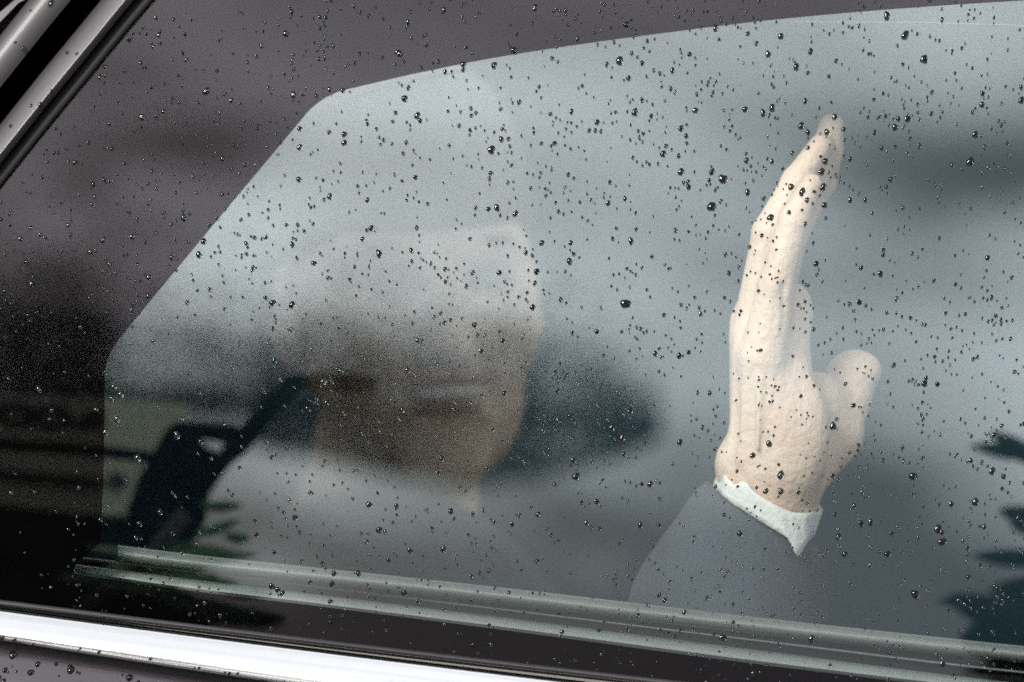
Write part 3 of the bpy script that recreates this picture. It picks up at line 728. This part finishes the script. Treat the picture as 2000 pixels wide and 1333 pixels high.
def surf_drops(name, spots, label):
    vs_, fs = [], []
    for x, y, r, off, nr in spots:
        p = G(x, y, off); rr = r * PXM; b0 = len(vs_); st = rnd.uniform(.8, 1.3)
        nr = nr.normalized(); ex = gx; ey = nr.cross(ex).normalized(); ex = ey.cross(nr).normalized()
        for vx, vy, vz in LV: vs_.append(p + ex * (vx * rr) + ey * (vy * rr * st) + nr * (vz * rr))
        fs += [tuple(b0 + k_ for k_ in f) for f in LF]
    o = mesh_obj(name, vs_, fs, M_water, None, True, fix=False); tag(o, label, 'raindrops', kind='stuff')
sp = []
for _ in range(70):           # on the chrome strip
    x = rnd.uniform(-200, 1300); t = rnd.choice((rnd.uniform(.06, .3), rnd.uniform(.88, .96)))
    yt = 1187 + x * .1275; yb = 1252 + x * .152
    off = .0009 + .0088 * t ** .6; tilt_ = (0.5 - t) * 2
    sp.append((x, yt + (yb - yt) * t, rnd.uniform(1.6, 4.2), off, gn + gy * tilt_ * .8))
surf_drops('chrome_raindrops', sp, 'small bright raindrops beaded along the chrome sill strip')
sp = []
for _ in range(130):          # on the door panel below
    x = rnd.uniform(-200, 900); yb = 1264 + x * .152; dy = rnd.uniform(8, 150)
    tt = dy / (4700 - yb); off = .0045 + (.010 - .0045) * min(1, max(0, (tt - .004) / .026))
    sp.append((x, yb + dy, rnd.choice((2, 2.5, 3, 4, 5, 7)), off, gn + gy * .15))
surf_drops('door_raindrops', sp, 'raindrops beaded on the violet grey door below the chrome strip')
sp = []
for x, a, r in ((105, 100, 7), (100, 130, 6), (60, 95, 3), (150, 290, 3), (60, 280, 3), (78, 300, 4), (100, 300, 3), (30, 120, 3), (20, 270, 3), (130, 262, 3), (45, 150, 4)):
    sp.append((x, a - x * 1.23, r, .0112 if a > 200 else .0082, gn))
surf_drops('pillar_raindrops', sp, 'few raindrops on the two grey pillar trims')

# ------------------------------------------------------------------ what stands before the car (seen mirrored in the glass)
DB = .65
def RN(d): return lambda x, y: R(x, y, d)
def rroot(px, py, d, **kw):
    p = R(px, py, d); p.z = 0; return p
tri = empty('television_camera', rroot(330, 1000, DB + .1), 'black television camera with a boom microphone mirrored in the window at lower left', 'camera')
prism('camera_body', [[(322, 838), (345, 822), (455, 829), (478, 842), (476, 868), (452, 905), (428, 935), (408, 965), (402, 1010), (386, 1052), (352, 1070), (238, 1060), (246, 1000), (270, 930), (300, 880)],
                      [(392, 862), (400, 857), (442, 866), (448, 882), (430, 884), (400, 874)]], RN(DB), RN(DB + .12), M_rig, tri)
prism('sky_blocker', [[(-500, 985), (0, 988), (120, 1000), (240, 1006), (300, 1040), (372, 1062), (330, 1072), (300, 1095), (350, 1150), (420, 1185), (540, 1195), (560, 1215), (520, 1228), (420, 1222), (330, 1290), (260, 1500), (-500, 1500)]],
      RN(DB + .13), RN(DB + .2), M_rig, tri)  # added black sheet that blocks the mirrored sky at lower left
boom = prism('boom_arm', [[(436, 868), (500, 800), (558, 732), (575, 727), (592, 738), (590, 752), (540, 812), (480, 884), (452, 905), (420, 900)]], RN(DB + .02), RN(DB + .05), M_rig, tri)
mp_ = [(568, 741), (600, 743), (625, 745), (640, 746), (700, 749), (722, 750), (733, 750), (738, 750)]
tube('microphone', [R(x, y, DB + .03) for x, y in mp_], .01, M_foam, tri, 14, radii=[q * PXM * 1.3 for q in (13, 13, 15, 18, 18, 16, 12, 3)])
tube('pan_handle', [R(x, y, DB + .06) for x, y in ((-400, 838), (0, 868), (100, 874), (205, 882), (340, 897))], .004, M_rig, tri, 10, radii=[.0038, .004, .0041, .0042, .0036])
cb = R(300, 1040, DB + .16)
for dx, dy in ((-.45, -.3), (.02, -.55), (-.25, .25)):
    tube('tripod_leg', [cb, Vector((cb.x + dx, cb.y + dy * .6, .0))], .014, M_rig, tri, 8)

sign = empty('placard', rroot(60, 880, DB + .45), 'beige board with black rounded lettering mirrored in the window at far left', 'sign')
DS = DB + .28
prism('board', [[(-560, 735), (0, 770), (120, 772), (330, 784), (368, 788), (366, 812), (350, 822), (300, 1010), (240, 1006), (0, 985), (-560, 945)]], RN(DS), RN(DS), M_board, sign)
def ellip(cx, cy, rx_, ry_, n=22, rot=.08): return [(cx + rx_ * math.cos(a) * math.cos(rot) - ry_ * math.sin(a) * math.sin(rot), cy + rx_ * math.cos(a) * math.sin(rot) + ry_ * math.sin(a) * math.cos(rot)) for a in [2 * math.pi * i / n for i in range(n)]]
for cx, cy in ((-115, 803), (-42, 806), (30, 811), (101, 815)):
    prism('letter', [ellip(cx, cy, 42, 26), ellip(cx - 2, cy, 20, 8)], RN(DS - .006), RN(DS - .001), M_ink, sign)
prism('letter', [[(130, 838), (160, 812), (185, 797), (202, 798), (206, 838), (180, 842)]], RN(DS - .006), RN(DS - .001), M_ink, sign)
prism('letter', [[(-200, 895), (15, 918), (45, 920), (150, 928), (196, 934), (205, 950), (190, 960), (100, 950), (20, 943), (-200, 925)]], RN(DS - .006), RN(DS - .001), M_ink, sign)
prism('letter', [ellip(225, 940, 21, 19), ellip(216, 942, 5, 4)], RN(DS - .006), RN(DS - .001), M_ink, sign)
prism('letter', [ellip(131, 762, 20, 13)], RN(DS - .006), RN(DS - .001), M_ink, sign)
bp = R(-60, 960, DS + .02)
tube('pole', [bp, Vector((bp.x - .02, bp.y, 0))], .014, M_rig, sign, 8)

def leaf(px, py, ang, ln, wd, d, parent, name='leaf', m=M_leaf):
    """a lance-shaped leaf with a folded midrib, its tip at (px,py)"""
    ca, sa = math.cos(ang), math.sin(ang); vs_ = []; n = 8
    for i in range(n + 1):
        t = i / n; w_ = wd * math.sin(math.pi * min(1, t * .97 + .02)) ** .8
        x0, y0 = px + ca * ln * t, py + sa * ln * t + 6 * math.sin(t * 2.4)
        for s_, dd in ((-1, .004), (0, 0), (1, .004)):
            vs_.append(R(x0 - sa * w_ * s_, y0 + ca * w_ * s_, d + dd + .01 * t))
    fs = []
    for i in range(n):
        for j in range(2): fs.append((i * 3 + j, i * 3 + j + 1, i * 3 + 4 + j, i * 3 + 3 + j))
    o = mesh_obj(name, vs_, fs, m, parent, True); md = o.modifiers.new('t', 'SOLIDIFY'); md.thickness = .0006
    return o
DL = .6; DR = .74
def branch_base(px, py, d): return rroot(px, py, d)
def stem_to_ground(parent, pts, d, gxy):
    P = [R(x, y, d) for x, y in pts]; e = P[-1].copy(); P += [Vector((e.x + gxy[0] * .5, e.y + gxy[1] * .5, e.z * .6)), Vector((e.x + gxy[0], e.y + gxy[1], 0))]
    tube('stem', P, .005, M_bark, parent, 8)
sr = empty('leafy_branch', rroot(2200, 1200, DR), 'dark narrow-leaved branch mirrored in the window at the right edge', 'plant')
for a in ((1908, 868, .10, 150, 11), (1950, 842, .5, 130, 14), (1990, 880, .25, 120, 13), (1966, 994, .22, 160, 18), (1985, 1025, .1, 150, 13), (1914, 1082, .02, 170, 13), (1945, 1150, -.08, 170, 18),
          (1846, 1172, .03, 190, 14), (1870, 1160, .25, 180, 16), (1885, 1190, .18, 190, 17), (1900, 1225, -.05, 170, 15), (1886, 1242, .02, 190, 20), (1898, 1262, .1, 180, 17),
          (1935, 1205, .02, 170, 18), (1892, 1310, -.06, 190, 13), (1940, 1335, -.05, 180, 18), (1975, 1290, .0, 150, 16), (2050, 930, .3, 160, 18), (2060, 1120, .1, 160, 20), (2050, 1240, .1, 160, 22)):
    leaf(a[0] - 14, a[1], a[2], a[3], a[4] * 1.45, DR + rnd.uniform(-.03, .03), sr, m=M_leafd)
P = [R(x, y, DR + .02) for x, y in ((2060, 860), (2085, 1000), (2090, 1150), (2080, 1300), (2110, 1450))]
tube('stem', P, .004, M_bark, sr, 8)
e = P[0]; tube('stem', [e, Vector((e.x + .15, e.y - .5, e.z + .5)), Vector((e.x + 1.0, e.y - 1.6, 2.2)), Vector((e.x + 1.4, e.y - 2.0, 0))], .012, M_bark, sr, 8)
sl_ = empty('leafy_shrub', rroot(180, 1120, DL), 'green shrub sprig mirrored over the pale ledge lines at lower left of the window', 'plant')
for a in ((474, 984, 3.20, 90, 12), (470, 1012, 2.86, 100, 11), (492, 1053, 3.4, 60, 12), (502, 1083, 3.18, 180, 14), (445, 1072, 3.25, 150, 10), (440, 1102, 3.25, 200, 15), (400, 1112, 3.2, 200, 16), (425, 1122, 3.1, 180, 13),
          (538, 1157, 3.22, 120, 12), (470, 1140, 3.3, 150, 12), (330, 1088, 3.3, 170, 10), (555, 1202, 3.2, 180, 18), (300, 1135, 3.2, 190, 14), (480, 1190, 3.3, 190, 16), (380, 1160, 3.25, 190, 14)):
    leaf(*a, DL + rnd.uniform(-.03, .05), sl_)
P = [R(x, y, DL + .03) for x, y in ((360, 1000), (300, 1080), (220, 1140), (100, 1250), (-60, 1500))]
e = P[-1]; P += [Vector((e.x - .1, e.y, e.z * .6)), Vector((e.x - .12, e.y, 0))]
tube('stem', P, .005, M_bark, sl_, 8)

# roadside tree whose crown darkens the middle of the mirrored sky
DT = 4.2
tr_ = empty('roadside_tree', rroot(-500, 900, DT), 'dark out-of-focus tree crown mirrored across the lower left of the window', 'tree')
edge_top = [(-700, 520), (-100, 560), (200, 610), (480, 640), (640, 590), (900, 620), (1100, 610), (1200, 700), (1290, 830)]
edge_bot = [(-700, 1500), (-100, 1200), (200, 930), (470, 868), (640, 905), (900, 955), (1080, 935), (1200, 900), (1290, 850)]
def interp(l, x):
    for (a, b_), (c_, d_) in zip(l, l[1:]):
        if a <= x <= c_: return b_ + (d_ - b_) * (x - a) / (c_ - a)
    return l[-1][1]
lv, lf = [], []
def add_leaf(x, y, s_, d):
    p = R(x, y, d); a = Vector((rnd.gauss(0, 1), rnd.gauss(0, 1), rnd.gauss(0, 1))).normalized(); b_ = a.cross(Vector((rnd.gauss(0, 1), rnd.gauss(0, 1), rnd.gauss(0, 1)))).normalized()
    i = len(lv); lv.extend([p - a * s_, p + b_ * s_ * .5, p + a * s_, p - b_ * s_ * .5]); lf.append((i, i + 1, i + 2, i + 3))
for _ in range(70000):
    x = rnd.uniform(-700, 1290); t0, t1 = interp(edge_top, x), interp(edge_bot, x)
    y = t0 + (t1 - t0) * rnd.random() ** (.75) - abs(rnd.gauss(0, 80)) * (rnd.random() < .5)
    dens = 1.0 if x < 150 else (1.0 - (x - 150) / 120 if x < 230 else (.24 if x < 500 else .26 + .50 * min(1, max(0, 1.3 * (y - t0) / max(1, t1 - t0)))))
    if x > 1060: dens *= .62
    if rnd.random() > dens: continue
    add_leaf(x, y, rnd.uniform(.0038, .0068), DT + rnd.uniform(-.3, .5))
crown = mesh_obj('crown', lv, lf, M_leafd, tr_, fix=False); crown['kind'] = 'stuff'
tb = R(-650, 1400, DT + .1)
tube('trunk', [Vector((tb.x - .1, tb.y, 0)), Vector((tb.x - .08, tb.y, tb.z * .6)), tb, R(-500, 800, DT + .1)], .08, M_bark, tr_, 10, radii=[.13, .1, .08, .03])
for q in ((0, 720), (500, 770), (900, 800), (1200, 820)):
    tube('limb', [R(-520, 900, DT + .1), R(q[0] * .5 - 200, 780, DT + .1), R(q[0], q[1], DT + .1)], .012, M_bark, tr_, 7, radii=[.03, .015, .005])
